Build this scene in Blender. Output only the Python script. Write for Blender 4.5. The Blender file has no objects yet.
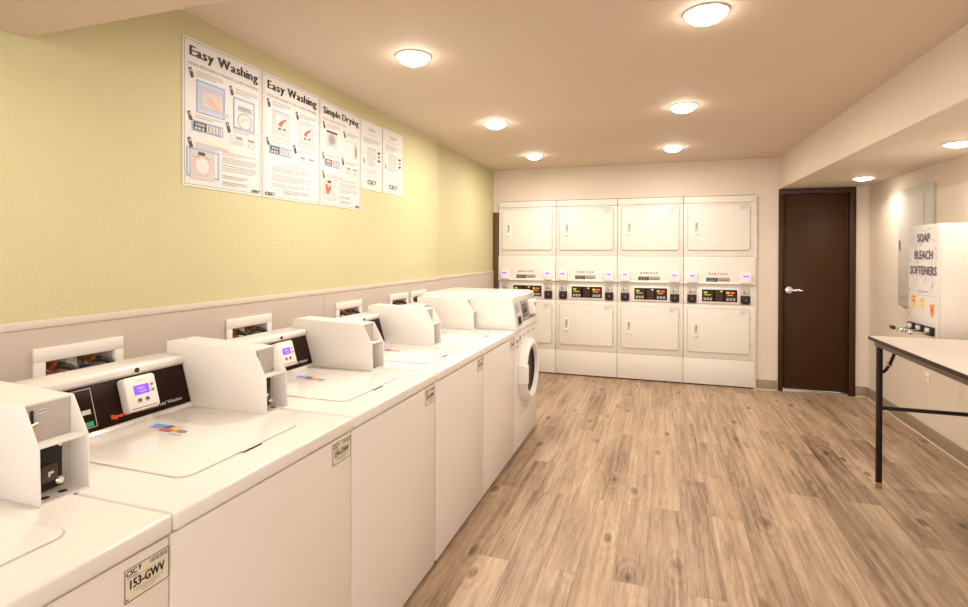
import bpy, bmesh, math, random
from mathutils import Vector, Matrix
random.seed(7)
C = bpy.context.scene.collection
V = Vector

# ------------------------------------------------------------------ materials
MATS = {}
def new_mat(name):
    m = bpy.data.materials.new(name); m.use_nodes = True
    MATS[name] = m
    nt = m.node_tree
    return m, nt, nt.nodes['Principled BSDF']

def mat(name, col, rough=.5, metal=0., spec=.5, coat=0., bump=None, emit=None, var=0.):
    m, nt, b = new_mat(name)
    N, L = nt.nodes, nt.links
    b.inputs['Base Color'].default_value = (*col, 1)
    b.inputs['Roughness'].default_value = rough
    b.inputs['Metallic'].default_value = metal
    b.inputs['Specular IOR Level'].default_value = spec
    b.inputs['Coat Weight'].default_value = coat
    b.inputs['Coat Roughness'].default_value = .08
    tc = N.new('ShaderNodeTexCoord')
    if var:
        no = N.new('ShaderNodeTexNoise'); no.inputs['Scale'].default_value = 3.1; no.inputs['Detail'].default_value = 4
        L.new(tc.outputs['Object'], no.inputs['Vector'])
        mx = N.new('ShaderNodeMix'); mx.data_type = 'RGBA'
        mx.inputs[6].default_value = (*[c * (1 - var) for c in col], 1)
        mx.inputs[7].default_value = (*[min(1, c * (1 + var)) for c in col], 1)
        L.new(no.outputs['Fac'], mx.inputs[0]); L.new(mx.outputs[2], b.inputs['Base Color'])
    if bump:
        sc, st, dist = bump
        no = N.new('ShaderNodeTexNoise'); no.inputs['Scale'].default_value = sc; no.inputs['Detail'].default_value = 3
        L.new(tc.outputs['Object'], no.inputs['Vector'])
        bp = N.new('ShaderNodeBump'); bp.inputs['Strength'].default_value = st; bp.inputs['Distance'].default_value = dist
        L.new(no.outputs['Fac'], bp.inputs['Height']); L.new(bp.outputs['Normal'], b.inputs['Normal'])
    if emit:
        b.inputs['Emission Color'].default_value = (*emit[0], 1)
        b.inputs['Emission Strength'].default_value = emit[1]
    return m

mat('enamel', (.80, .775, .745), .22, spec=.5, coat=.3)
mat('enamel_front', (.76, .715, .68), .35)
mat('dryer_white', (.745, .71, .665), .38)
mat('case_white', (.78, .755, .725), .42, bump=(160, .05, .001))
mat('plastic_white', (.82, .79, .75), .4)
mat('seam', (.36, .31, .27), .7)
mat('seam_light', (.52, .46, .41), .7)
mat('dark_base', (.035, .028, .024), .7)
mat('recess_grey', (.50, .47, .44), .6)
mat('console_black', (.018, .006, .003), .32, spec=.10)
mat('black', (.012, .010, .009), .4)
mat('black_matte', (.02, .017, .015), .75)
mat('knob_brown', (.045, .028, .02), .35)
mat('chrome', (.80, .77, .74), .18, 1.)
mat('steel', (.62, .60, .57), .35, 1.)
mat('brass', (.72, .47, .22), .3, 1.)
mat('copper', (.75, .33, .15), .3, 1.)
mat('screen', (.16, .08, .6), .3, emit=((.16, .055, 1.), .55))
mat('screen_text', (.7, .6, 1.), .3, emit=((.75, .6, 1.), .4))
mat('screen_dim', (.35, .25, .75), .3, emit=((.25, .15, 1.), .45))
mat('led_green', (.25, .45, .02), .4, emit=((.35, .6, .03), .25))
mat('led_amber', (.6, .35, .03), .4, emit=((.9, .5, .04), .22))
mat('led_red', (.6, .12, .03), .4, emit=((.9, .15, .04), .22))
mat('print_white', (.65, .645, .64), .5)
mat('print_black', (.012, .011, .012), .55)
mat('print_dark', (.055, .05, .05), .6)
mat('print_grey', (.30, .29, .29), .6)
mat('print_light', (.40, .385, .385), .6)
mat('print_faint', (.54, .525, .52), .6)
mat('print_blue', (.27, .38, .62), .6)
mat('print_paleblue', (.47, .55, .68), .6)
mat('print_red', (.62, .10, .07), .6)
mat('print_palered', (.72, .42, .36), .6)
mat('print_pink', (.62, .53, .50), .6)
mat('print_orange', (.80, .25, .02), .5)
mat('print_amber', (.85, .50, .05), .5)
mat('print_yellow', (.85, .62, .10), .5)
mat('print_navy', (.06, .09, .33), .5)
mat('print_cardblue', (.16, .30, .72), .5)
mat('print_violet', (.15, .13, .165), .5)
mat('print_mist', (.47, .49, .57), .6)
mat('brand_orange', (.85, .09, .015), .5)
mat('green_tag', (.02, .32, .13), .5)
mat('label_cream', (.74, .68, .55), .5)
mat('rubber', (.025, .02, .018), .6)
mat('hose_red', (.45, .03, .03), .5)
mat('hose_blue', (.03, .06, .22), .5)
mat('green_paint', (.545, .515, .30), .62, bump=(85, .65, .005), var=.02)
mat('wall_paint', (.68, .60, .51), .65, bump=(90, .15, .003), var=.015)
mat('ceiling_paint', (.67, .56, .455), .75, bump=(70, .12, .003), var=.012)
mat('wainscot', (.56, .49, .435), .5, bump=(120, .06, .002), var=.02)
mat('wainscot_cap', (.64, .56, .48), .5)
mat('baseboard_vinyl', (.30, .235, .175), .5)
mat('caulk', (.66, .58, .48), .6)
mat('door_brown', (.044, .017, .004), .45, spec=.22, var=.10)
mat('frame_brown', (.046, .016, .007), .42, spec=.3, var=.08)
mat('filler_brown', (.10, .045, .018), .5)
mat('panel_grey', (.52, .50, .455), .55, spec=.35)
mat('machine_white', (.82, .78, .73), .4)
mat('machine_front', (.74, .72, .71), .3)
mat('table_top', (.56, .50, .44), .33, var=.03)
mat('table_edge', (.035, .022, .015), .6, spec=.25)
mat('table_apron', (.14, .10, .08), .5)
mat('table_leg', (.018, .007, .005), .5, spec=.25)
mat('leg_foot', (.30, .16, .09), .5)
mat('outlet_white', (.78, .74, .68), .4)
mat('lamp_trim', (.80, .76, .70), .5)
mat('drum_steel', (.30, .27, .25), .3, 1.)
mat('door_ring', (.80, .775, .75), .3)
mat('dark_glass', (.010, .007, .006), .15, spec=.06)
mat('lamp_lens', (.9, .85, .75), .5, emit=((1., .89, .77), 18.))
mat('lamp_lens_small', (.9, .85, .75), .5, emit=((1., .88, .75), 14.))

def floor_mat():
    m, nt, b = new_mat('floor_planks')
    N, L = nt.nodes, nt.links
    def node(t, **kw):
        n = N.new(t)
        for k, v in kw.items(): setattr(n, k, v)
        return n
    def math_(op, a, c=None, v=None):
        n = node('ShaderNodeMath', operation=op)
        L.new(a, n.inputs[0])
        if c is not None: L.new(c, n.inputs[1])
        elif v is not None: n.inputs[1].default_value = v
        return n.outputs[0]
    tc = node('ShaderNodeTexCoord')
    sep = node('ShaderNodeSeparateXYZ'); L.new(tc.outputs['Object'], sep.inputs[0])
    com = node('ShaderNodeCombineXYZ')           # planks run along Y
    L.new(sep.outputs['Y'], com.inputs['X']); L.new(sep.outputs['X'], com.inputs['Y'])
    br = node('ShaderNodeTexBrick')
    br.offset = .37; br.offset_frequency = 2
    br.inputs['Scale'].default_value = 1.
    br.inputs['Brick Width'].default_value = 1.16; br.inputs['Row Height'].default_value = .15
    br.inputs['Mortar Size'].default_value = .0008; br.inputs['Mortar Smooth'].default_value = .3
    br.inputs['Color1'].default_value = (0, 0, 0, 1); br.inputs['Color2'].default_value = (1, 1, 1, 1)
    br.inputs['Mortar'].default_value = (.5, .5, .5, 1)
    L.new(com.outputs[0], br.inputs['Vector'])
    rnd = node('ShaderNodeSeparateColor'); L.new(br.outputs['Color'], rnd.inputs[0])
    r = rnd.outputs[0]
    # plank-shifted coordinate so the grain breaks at every board
    sh = node('ShaderNodeCombineXYZ')
    L.new(math_('MULTIPLY', r, v=37.), sh.inputs['X']); L.new(math_('MULTIPLY', r, v=23.), sh.inputs['Y'])
    add = node('ShaderNodeVectorMath', operation='ADD')
    L.new(tc.outputs['Object'], add.inputs[0]); L.new(sh.outputs[0], add.inputs[1])
    # knots
    mk = node('ShaderNodeMapping'); mk.inputs['Scale'].default_value = (3.3, 1.35, 1)
    L.new(add.outputs[0], mk.inputs['Vector'])
    vo = node('ShaderNodeTexVoronoi', voronoi_dimensions='2D'); vo.inputs['Scale'].default_value = 1.; L.new(mk.outputs[0], vo.inputs['Vector'])
    d = vo.outputs['Distance']
    knot = node('ShaderNodeMapRange'); knot.inputs['From Min'].default_value = .02; knot.inputs['From Max'].default_value = .075
    knot.inputs['To Min'].default_value = 1.; knot.inputs['To Max'].default_value = 0.
    L.new(d, knot.inputs['Value'])
    # cathedral grain: rings of the stretched distance field, wobbled
    mg = node('ShaderNodeMapping'); mg.inputs['Scale'].default_value = (38., 1.5, 1)
    L.new(add.outputs[0], mg.inputs['Vector'])
    n1 = node('ShaderNodeTexNoise'); n1.inputs['Scale'].default_value = 1.; n1.inputs['Detail'].default_value = 8; n1.inputs['Roughness'].default_value = .62
    n1.inputs['Distortion'].default_value = .6
    L.new(mg.outputs[0], n1.inputs['Vector'])
    mf = node('ShaderNodeMapping'); mf.inputs['Scale'].default_value = (210., 9., 1)
    L.new(add.outputs[0], mf.inputs['Vector'])
    n2 = node('ShaderNodeTexNoise'); n2.inputs['Scale'].default_value = 1.; n2.inputs['Detail'].default_value = 4
    L.new(mf.outputs[0], n2.inputs['Vector'])
    ml = node('ShaderNodeMapping'); ml.inputs['Scale'].default_value = (5., .9, 1)
    L.new(add.outputs[0], ml.inputs['Vector'])
    n3 = node('ShaderNodeTexNoise'); n3.inputs['Scale'].default_value = 1.; n3.inputs['Detail'].default_value = 3
    L.new(ml.outputs[0], n3.inputs['Vector'])
    ring = node('ShaderNodeMath', operation='SINE')
    L.new(math_('MULTIPLY', math_('ADD', d, math_('MULTIPLY', n3.outputs['Fac'], v=.22)), v=62.), ring.inputs[0])
    near = node('ShaderNodeMapRange'); near.inputs['From Min'].default_value = .06; near.inputs['From Max'].default_value = .34; near.inputs['To Min'].default_value = 1.; near.inputs['To Max'].default_value = 0.
    L.new(d, near.inputs['Value'])
    ringm = math_('MULTIPLY', math_('MULTIPLY', ring.outputs[0], near.outputs[0]), v=.05)
    tot = math_('ADD', math_('MULTIPLY', n1.outputs['Fac'], v=.72), math_('MULTIPLY', n2.outputs['Fac'], v=.42))
    tot = math_('SUBTRACT', tot, v=.11)
    tot = math_('ADD', tot, math_('MULTIPLY', n3.outputs['Fac'], v=.46))
    tot = math_('ADD', tot, math_('MULTIPLY', r, v=.13))
    tot = math_('ADD', tot, ringm)
    tot = math_('SUBTRACT', tot, math_('MULTIPLY', knot.outputs[0], v=.26))
    ramp = node('ShaderNodeValToRGB'); L.new(tot, ramp.inputs[0])
    e = ramp.color_ramp.elements
    e[0].position = .40; e[0].color = (.075, .045, .026, 1)
    e[1].position = .96; e[1].color = (.51, .385, .27, 1)
    x = e.new(.60); x.color = (.20, .133, .085, 1)
    x = e.new(.74); x.color = (.345, .243, .158, 1)
    # two small worn printed marks on the boards
    marks = None
    for (cx, cy) in ((2.175, 3.60), (2.245, 3.565)):
        dx = math_('MULTIPLY', math_('SUBTRACT', sep.outputs['X'], v=cx), v=1 / .030)
        dy = math_('MULTIPLY', math_('SUBTRACT', sep.outputs['Y'], v=cy), v=1 / .036)
        rr = math_('ADD', math_('MULTIPLY', dx, dx), math_('MULTIPLY', dy, dy))
        k = math_('LESS_THAN', rr, v=1.)
        wv = math_('GREATER_THAN', math_('SINE', math_('MULTIPLY', rr, v=11.)), v=.1)
        k = math_('MULTIPLY', k, wv)
        marks = k if marks is None else math_('MAXIMUM', marks, k)
    mx = node('ShaderNodeMix', data_type='RGBA')
    L.new(math_('MULTIPLY', marks, v=.55), mx.inputs[0]); L.new(ramp.outputs[0], mx.inputs[6]); mx.inputs[7].default_value = (.16, .13, .06, 1)
    mort = node('ShaderNodeMix', data_type='RGBA')
    L.new(math_('MULTIPLY', br.outputs['Fac'], v=.6), mort.inputs[0]); L.new(mx.outputs[2], mort.inputs[6]); mort.inputs[7].default_value = (.10, .06, .035, 1)
    L.new(mort.outputs[2], b.inputs['Base Color'])
    b.inputs['Roughness'].default_value = .42; b.inputs['Specular IOR Level'].default_value = .4
    bp = node('ShaderNodeBump'); bp.inputs['Strength'].default_value = .12; bp.inputs['Distance'].default_value = .002
    L.new(tot, bp.inputs['Height']); L.new(bp.outputs[0], b.inputs['Normal'])
floor_mat()

# ------------------------------------------------------------------ mesh builder
TEXT = {}
def text_geo(s):
    if s in TEXT: return TEXT[s]
    cu = bpy.data.curves.new('t', 'FONT'); cu.body = s; cu.size = 1.; cu.resolution_u = 2
    o = bpy.data.objects.new('t', cu); C.objects.link(o)
    dg = bpy.context.evaluated_depsgraph_get()
    me = bpy.data.meshes.new_from_object(o.evaluated_get(dg))
    vs = [tuple(v.co) for v in me.vertices]; fs = [tuple(p.vertices) for p in me.polygons]
    bpy.data.objects.remove(o); bpy.data.curves.remove(cu); bpy.data.meshes.remove(me)
    TEXT[s] = (vs, fs)
    return TEXT[s]

def rrect_pts(a0, a1, b0, b1, r, n=5):
    r = min(r, abs(a1 - a0) / 2 - 1e-5, abs(b1 - b0) / 2 - 1e-5)
    out = []
    for cx, cy, s in ((a1 - r, b1 - r, 0), (a0 + r, b1 - r, 90), (a0 + r, b0 + r, 180), (a1 - r, b0 + r, 270)):
        for i in range(n + 1):
            t = math.radians(s + 90 * i / n); out.append((cx + r * math.cos(t), cy + r * math.sin(t)))
    return out

class MB:
    """collects shapes, each with a material name, into one mesh"""
    def __init__(self): self.v = []; self.f = []; self.m = []; self.names = []
    def mi(self, name):
        if name not in self.names: self.names.append(name)
        return self.names.index(name)
    def add(self, vs, fs, m):
        o = len(self.v); k = self.mi(m)
        self.v += [tuple(v) for v in vs]
        for f in fs: self.f.append(tuple(i + o for i in f)); self.m.append(k)
        return self
    def bm(self, b, m):
        bmesh.ops.recalc_face_normals(b, faces=b.faces)
        b.verts.index_update()
        self.add([v.co[:] for v in b.verts], [[v.index for v in f.verts] for f in b.faces], m); b.free()
        return self
    def box(self, x0, x1, y0, y1, z0, z1, m, bev=0., seg=2):
        b = bmesh.new()
        bmesh.ops.create_cube(b, size=1, matrix=Matrix.Translation(((x0 + x1) / 2, (y0 + y1) / 2, (z0 + z1) / 2)) @ Matrix.Diagonal((abs(x1 - x0), abs(y1 - y0), abs(z1 - z0), 1)))
        if bev: bmesh.ops.bevel(b, geom=b.edges[:], offset=bev, segments=seg, profile=.5, affect='EDGES')
        return self.bm(b, m)
    def extr(self, pts, O, u, v, n, m, bev=0., seg=2):
        """polygon pts (a,b) in frame O,u,v extruded by vector n"""
        O, u, v, n = V(O), V(u), V(v), V(n)
        b = bmesh.new(); k = len(pts)
        p0 = [b.verts.new(O + u * a + v * c) for a, c in pts]; p1 = [b.verts.new(q.co + n) for q in p0]
        b.faces.new(p0); b.faces.new(p1)
        for i in range(k): b.faces.new((p0[i], p0[(i + 1) % k], p1[(i + 1) % k], p1[i]))
        bmesh.ops.recalc_face_normals(b, faces=b.faces)
        if bev:
            ed = [e for e in b.edges if e.calc_face_angle(0) > .6]
            bmesh.ops.bevel(b, geom=ed, offset=bev, segments=seg, profile=.5, affect='EDGES')
        return self.bm(b, m)
    def quad(self, O, u, v, a0, a1, b0, b1, m):
        O, u, v = V(O), V(u), V(v)
        return self.add([O + u * a0 + v * b0, O + u * a1 + v * b0, O + u * a1 + v * b1, O + u * a0 + v * b1], [(0, 1, 2, 3)], m)
    def poly(self, O, u, v, pts, m):
        O, u, v = V(O), V(u), V(v)
        return self.add([O + u * a + v * b for a, b in pts], [tuple(range(len(pts)))], m)
    def outline(self, O, u, v, a0, a1, b0, b1, w, m):
        self.quad(O, u, v, a0, a1, b0, b0 + w, m); self.quad(O, u, v, a0, a1, b1 - w, b1, m)
        self.quad(O, u, v, a0, a0 + w, b0 + w, b1 - w, m); self.quad(O, u, v, a1 - w, a1, b0 + w, b1 - w, m)
        return self
    def text(self, s, O, u, v, a0, a1, b0, b1, m, bold=0., keep=False):
        """lettering fitted in the rectangle; keep = keep aspect, from the left"""
        vs, fs = text_geo(s)
        x0 = min(p[0] for p in vs); x1 = max(p[0] for p in vs); y0 = min(p[1] for p in vs); y1 = max(p[1] for p in vs)
        O, u, v = V(O), V(u), V(v)
        sx = (a1 - a0) / (x1 - x0); sy = (b1 - b0) / (y1 - y0)
        if keep: sx = sy
        n = u.cross(v).normalized()
        offs = [(0, 0)] if not bold else [(-bold, 0), (bold, 0), (0, bold * .6), (0, -bold * .6)]
        for i, (dx, dy) in enumerate(offs):
            self.add([O + u * (a0 + dx + (p[0] - x0) * sx) + v * (b0 + dy + (p[1] - y0) * sy) + n * (i * 2e-5) for p in vs], fs, m)
        return self
    def cyl(self, p0, p1, r0, m, r1=None, seg=16, caps=True):
        p0, p1 = V(p0), V(p1); r1 = r0 if r1 is None else r1
        a = (p1 - p0).normalized(); t = V((0, 0, 1)) if abs(a.z) < .9 else V((1, 0, 0))
        u = a.cross(t).normalized(); w = a.cross(u)
        vs = []
        for P, r in ((p0, r0), (p1, r1)):
            for i in range(seg):
                q = 2 * math.pi * i / seg; vs.append(P + u * (r * math.cos(q)) + w * (r * math.sin(q)))
        fs = [(i, (i + 1) % seg, seg + (i + 1) % seg, seg + i) for i in range(seg)]
        if caps: fs += [tuple(range(seg))[::-1], tuple(range(seg, 2 * seg))]
        b = bmesh.new(); bv = [b.verts.new(p) for p in vs]
        for f in fs: b.faces.new([bv[i] for i in f])
        return self.bm(b, m)
    def tube(self, path, r, m, seg=10, samples=6):
        P = [V(p) for p in path]; pts = []
        n = len(P)
        for i in range(n - 1):
            a = P[max(i - 1, 0)]; b = P[i]; c = P[i + 1]; d = P[min(i + 2, n - 1)]
            for k in range(samples):
                t = k / samples
                pts.append(.5 * ((2 * b) + (c - a) * t + (2 * a - 5 * b + 4 * c - d) * t * t + (3 * b - a - 3 * c + d) * t ** 3))
        pts.append(P[-1])
        vs = []; up = V((.13, .27, .95)).normalized()
        for i, p in enumerate(pts):
            tg = (pts[min(i + 1, len(pts) - 1)] - pts[max(i - 1, 0)]).normalized()
            u = tg.cross(up)
            if u.length < .05: u = tg.cross(V((1, 0, 0)))
            u.normalize(); w = tg.cross(u)
            for k in range(seg):
                q = 2 * math.pi * k / seg; vs.append(p + u * (r * math.cos(q)) + w * (r * math.sin(q)))
        fs = []
        for i in range(len(pts) - 1):
            for k in range(seg):
                fs.append((i * seg + k, i * seg + (k + 1) % seg, (i + 1) * seg + (k + 1) % seg, (i + 1) * seg + k))
        fs += [tuple(range(seg)), tuple(range((len(pts) - 1) * seg, len(pts) * seg))]
        b = bmesh.new(); bv = [b.verts.new(p) for p in vs]
        for f in fs: b.faces.new([bv[i] for i in f])
        return self.bm(b, m)
    def lathe(self, prof, O, axis, m, seg=40, close=False):
        """prof = (radius, height along axis)"""
        O = V(O); a = V(axis).normalized(); t = V((0, 0, 1)) if abs(a.z) < .9 else V((1, 0, 0))
        u = a.cross(t).normalized(); w = a.cross(u); b = bmesh.new(); rows = []
        for r, h in prof:
            if r < 1e-6: rows.append([b.verts.new(O + a * h)])
            else: rows.append([b.verts.new(O + a * h + u * (r * math.cos(2 * math.pi * i / seg)) + w * (r * math.sin(2 * math.pi * i / seg))) for i in range(seg)])
        pairs = list(zip(rows, rows[1:]))
        if close: pairs.append((rows[-1], rows[0]))
        for A, B in pairs:
            for i in range(seg):
                j = (i + 1) % seg
                q = [A[i % len(A)], A[j % len(A)], B[j % len(B)], B[i % len(B)]]
                q = list(dict.fromkeys(q))
                if len(q) > 2: b.faces.new(q)
        return self.bm(b, m)
    def build(self, name, parent=None, smooth=True, mesh_only=False):
        me = bpy.data.meshes.new(name); me.from_pydata(self.v, [], self.f)
        for n in self.names: me.materials.append(MATS[n])
        me.polygons.foreach_set('material_index', self.m)
        if smooth:
            me.polygons.foreach_set('use_smooth', [True] * len(me.polygons))
            me.set_sharp_from_angle(angle=math.radians(38))
        me.update()
        if mesh_only: return me
        o = bpy.data.objects.new(name, me); C.objects.link(o)
        if parent: o.parent = parent
        return o

def tag(o, label, cat, group=None):
    o['label'] = label; o['category'] = cat
    if group: o['group'] = group
    return o
def thing(name, label, cat, loc=(0, 0, 0), group=None):
    o = bpy.data.objects.new(name, None); C.objects.link(o); o.location = loc; o.empty_display_size = .1
    return tag(o, label, cat, group)
def struct(o): o['kind'] = 'structure'; return o
def copy_tree(o, parent=None):
    c = o.copy(); C.objects.link(c)
    if parent: c.parent = parent
    for ch in list(o.children): copy_tree(ch, c)
    return c

# ------------------------------------------------------------------ layout (metres)
CEIL = 2.36; LOW = 2.045; BACK = 6.06; RIGHT = 3.75; NEAR = -1.9
WT = 1.161            # wainscot top
STEP = 4.273          # beyond this the left wall steps back
VALVES = [1.268, 2.030, 2.866, 3.525, 3.862]

def cells(mb, holes, y0, y1, z0, z1, x0, x1, m):
    holes = [h for h in holes if y0 < h[0] and h[1] < y1]
    ys = sorted({y0, y1, *[h[0] for h in holes], *[h[1] for h in holes]}); zs = sorted({z0, z1, *[h[2] for h in holes], *[h[3] for h in holes]})
    for a, b in zip(ys, ys[1:]):
        for c, d in zip(zs, zs[1:]):
            if any(h[0] < (a + b) / 2 < h[1] and h[2] < (c + d) / 2 < h[3] for h in holes): continue
            mb.box(x0, x1, a, b, c, d, m)

# ---- floor, walls, ceiling
b = MB().box(-.2, RIGHT + .15, NEAR - .1, 7.0, -.1, 0, 'floor_planks'); struct(b.build('floor'))
VH = [(c - .112, c + .112, .93, 1.043) for c in VALVES]
b = MB()
cells(b, VH, NEAR, STEP, 0, WT, -.12, 0, 'green_paint'); b.box(-.12, 0, NEAR, STEP, WT, CEIL, 'green_paint')
b.box(-.20, -.05, STEP, 6.95, 0, CEIL, 'green_paint'); struct(b.build('wall_left'))
b = MB()
cells(b, VH, NEAR, 2.609, .0, WT - .014, .0, .012, 'wainscot'); cells(b, VH, 2.611, STEP, .0, WT - .014, .0, .012, 'wainscot')
b.box(-.05, -.038, STEP, 6.03, 0, WT - .014, 'wainscot'); struct(b.build('trim_1'))
b = MB(); b.box(0, .016, NEAR, STEP, WT - .014, WT + .012, 'wainscot_cap', .003); b.box(-.05, -.034, STEP, 6.03, WT - .014, WT + .012, 'wainscot_cap', .003)
struct(b.build('trim_2'))
AX = 2.760; AZ = 1.992          # alcove that takes the dryers
DX0, DX1, DZ = 3.018, 3.590, 2.0   # door opening
b = MB()
b.box(-.2, AX, BACK, BACK + .15, AZ, CEIL, 'wall_paint'); b.box(-.049, .020, BACK, BACK + .15, 1.864, AZ, 'wall_paint')
b.box(AX, DX0 - .03, BACK, BACK + .15, 0, CEIL, 'wall_paint'); b.box(DX0 - .03, DX1 + .03, BACK, BACK + .15, DZ + .02, CEIL, 'wall_paint')
b.box(DX1 + .03, RIGHT + .15, BACK, BACK + .15, 0, CEIL, 'wall_paint')
b.box(-.2, AX + .2, 6.85, 6.95, 0, CEIL, 'wall_paint'); b.box(AX + .002, AX + .1, BACK + .15, 6.85, 0, CEIL, 'wall_paint')
struct(b.build('wall_back'))
b = MB().box(-.049, .018, 6.035, 6.075, 0, 1.860, 'filler_brown', .003); struct(b.build('trim_3'))
b = MB().box(2.7545, 2.770, 6.030, BACK, 0, 1.988, 'dryer_white', .002); struct(b.build('trim_4'))
b = MB().box(RIGHT, RIGHT + .15, NEAR, BACK + .15, 0, CEIL, 'wall_paint'); struct(b.build('wall_right'))
b = MB().box(-.2, RIGHT + .15, NEAR - .12, 7.0, CEIL, CEIL + .12, 'ceiling_paint')
# dropped bulkhead along the right wall
b.extr([(2.985, BACK), (RIGHT, BACK), (RIGHT, NEAR), (3.185, NEAR)], (0, 0, LOW), (1, 0, 0), (0, 1, 0), (0, 0, CEIL - LOW), 'wall_paint')
# stair underside over the near end
b.extr([(NEAR, LOW - .008), (1.115, LOW - .008), (1.592, CEIL), (NEAR, CEIL)], (-.2, 0, 0), (0, 1, 0), (0, 0, 1), (3.30, 0, 0), 'ceiling_paint')
struct(b.build('ceiling'))
b = MB()
for y0, y1 in ((NEAR, BACK - .012),): b.box(RIGHT - .012, RIGHT, y0, y1, 0, .1, 'baseboard_vinyl', .003); b.box(RIGHT - .020, RIGHT - .0, y0, y1, 0, .008, 'caulk')
struct(b.build('baseboard_right'))
b = MB(); b.box(AX + .012, DX0 - .055, BACK - .012, BACK, 0, .1, 'baseboard_vinyl', .003); b.box(DX1 + .055, RIGHT - .012, BACK - .012, BACK, 0, .1, 'baseboard_vinyl', .003)
b.box(AX + .012, DX0 - .055, BACK - .020, BACK, 0, .008, 'caulk'); b.box(DX1 + .055, RIGHT - .012, BACK - .020, BACK, 0, .008, 'caulk')
struct(b.build('baseboard_back'))

# ---- door
d1 = bpy.data.objects.new('door_1', None); C.objects.link(d1); d1.location = (DX0, BACK, 0); struct(d1)
dw = DX1 - DX0
b = MB()
for x0, x1 in ((-.044, .0), (dw, dw + .052)):
    b.box(x0, x1, -.018, .15, 0, DZ - .012, 'frame_brown', .003)
    b.box(*((x0 + .044, x0 + .052) if x0 < 0 else (x0 - .014, x0)), .03, .15, 0, DZ, 'frame_brown', .002)
b.box(-.044, dw + .052, -.018, .15, DZ - .012, DZ + .04, 'frame_brown', .003)
b.build('door_frame', d1)
b = MB().box(.010, dw - .016, .020, .065, .022, DZ - .014, 'door_brown', .002); leaf = b.build('door_leaf', d1)
b = MB(); hx, hz = .056, 1.02
b.lathe([(0, .0), (.037, .0), (.038, .004), (.034, .012), (0, .014)], (hx, .020, hz), (0, -1, 0), 'chrome', 28)
b.cyl((hx, .012, hz), (hx, -.035, hz), .012, 'chrome'); b.tube([(hx - .008, -.032, hz), (hx + .02, -.036, hz), (hx + .06, -.035, hz - .001), (hx + .112, -.033, hz - .003)], .0115, 'chrome')
b.build('lever_handle', leaf)
b = MB().box(.0, dw, -.005, .12, 0, .016, 'steel', .003); b.build('threshold', d1)

# ------------------------------------------------------------------ serif lettering for the posters
SERIF = {'E': [(0, .5, 0), (0, .5, 1), (.6, 1, 0), (.7, 1, 1)], 'W': [(-.08, .25, 1), (.75, 1.08, 1), (.36, .62, 1)], 'S': [(.0, .1, .12), (.9, 1, .88)],
         'D': [(-.12, .3, 0), (-.12, .3, 1)], 'h': [(-.15, .42, 0), (.62, 1.15, 0), (-.2, .2, 1)], 'i': [(-.7, 1.7, 0), (-.8, .5, .68)],
         'n': [(-.15, .42, 0), (.62, 1.15, 0), (-.2, .2, .97)], 'm': [(-.08, .24, 0), (.34, .66, 0), (.76, 1.08, 0), (-.1, .1, .97)],
         'p': [(-.15, .45, 0), (-.2, .2, .97)], 'l': [(-.8, 1.8, 0), (-.9, .5, 1)], 'r': [(-.25, .75, 0), (-.3, .2, .97)],
         'a': [(.8, 1.15, 0)], 'y': [(-.15, .4, 1), (.65, 1.15, 1)], 's': [(0, .12, .15), (.85, 1, .85)], 'g': [(.8, 1.2, .97)]}
def serif_text(mb, s, O, u, v, a0, a1, b0, b1, m, bold):
    """bold slab-serif title in the rectangle (b0 = baseline)"""
    adv = []; x = 0
    ref = text_geo('E')[0]; H = max(p[1] for p in ref)
    for ch in s:
        if ch == ' ': adv.append(None); x += .30; continue
        vs, fs = text_geo(ch); xa = min(p[0] for p in vs); xb = max(p[0] for p in vs)
        pad = .10
        adv.append((x + pad * .6 - xa, xa, xb, min(p[1] for p in vs), max(p[1] for p in vs))); x += (xb - xa) + pad * 1.25
    sx = (a1 - a0) / x; sy = (b1 - b0) / H
    O, u, v = V(O), V(u), V(v); n = u.cross(v).normalized()
    for ch, q in zip(s, adv):
        if q is None: continue
        off, xa, xb, ya, yb = q; vs, fs = text_geo(ch)
        for k, dx in enumerate((-bold, 0, bold)):
            mb.add([O + u * (a0 + dx + (p[0] + off) * sx) + v * (b0 + p[1] * sy) + n * (k * 1e-4) for p in vs], fs, m)
        t = .055 * (b1 - b0) / .7
        for f0, f1, lv in SERIF.get(ch, []):
            wa = off + xa + (xb - xa) * f0; wb = off + xa + (xb - xa) * f1
            yy = (0 if lv < .02 else (ya + (yb - ya) * lv))
            if lv == 0: base = 0 if ch not in 'p' else ya
            else: base = yy
            c = b0 + base * sy
            lo, hi = (c, c + t) if lv < .5 else (c - t, c)
            mb.quad(O + n * 4e-4, u, v, a0 + wa * sx, a0 + wb * sx, lo, hi, m)

# ------------------------------------------------------------------ posters on the green wall
def text_lines(mb, S, a0, a1, b0, b1, n, m, jag=.12, fill=.42):
    st = (b1 - b0) / n
    for i in range(n):
        e = a1 - random.random() * jag * (a1 - a0) if i < n - 1 else a0 + (a1 - a0) * (.45 + .4 * random.random())
        S(mb, a0, e, b0 + st * i, b0 + st * (i + fill), m, .0009)

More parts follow.
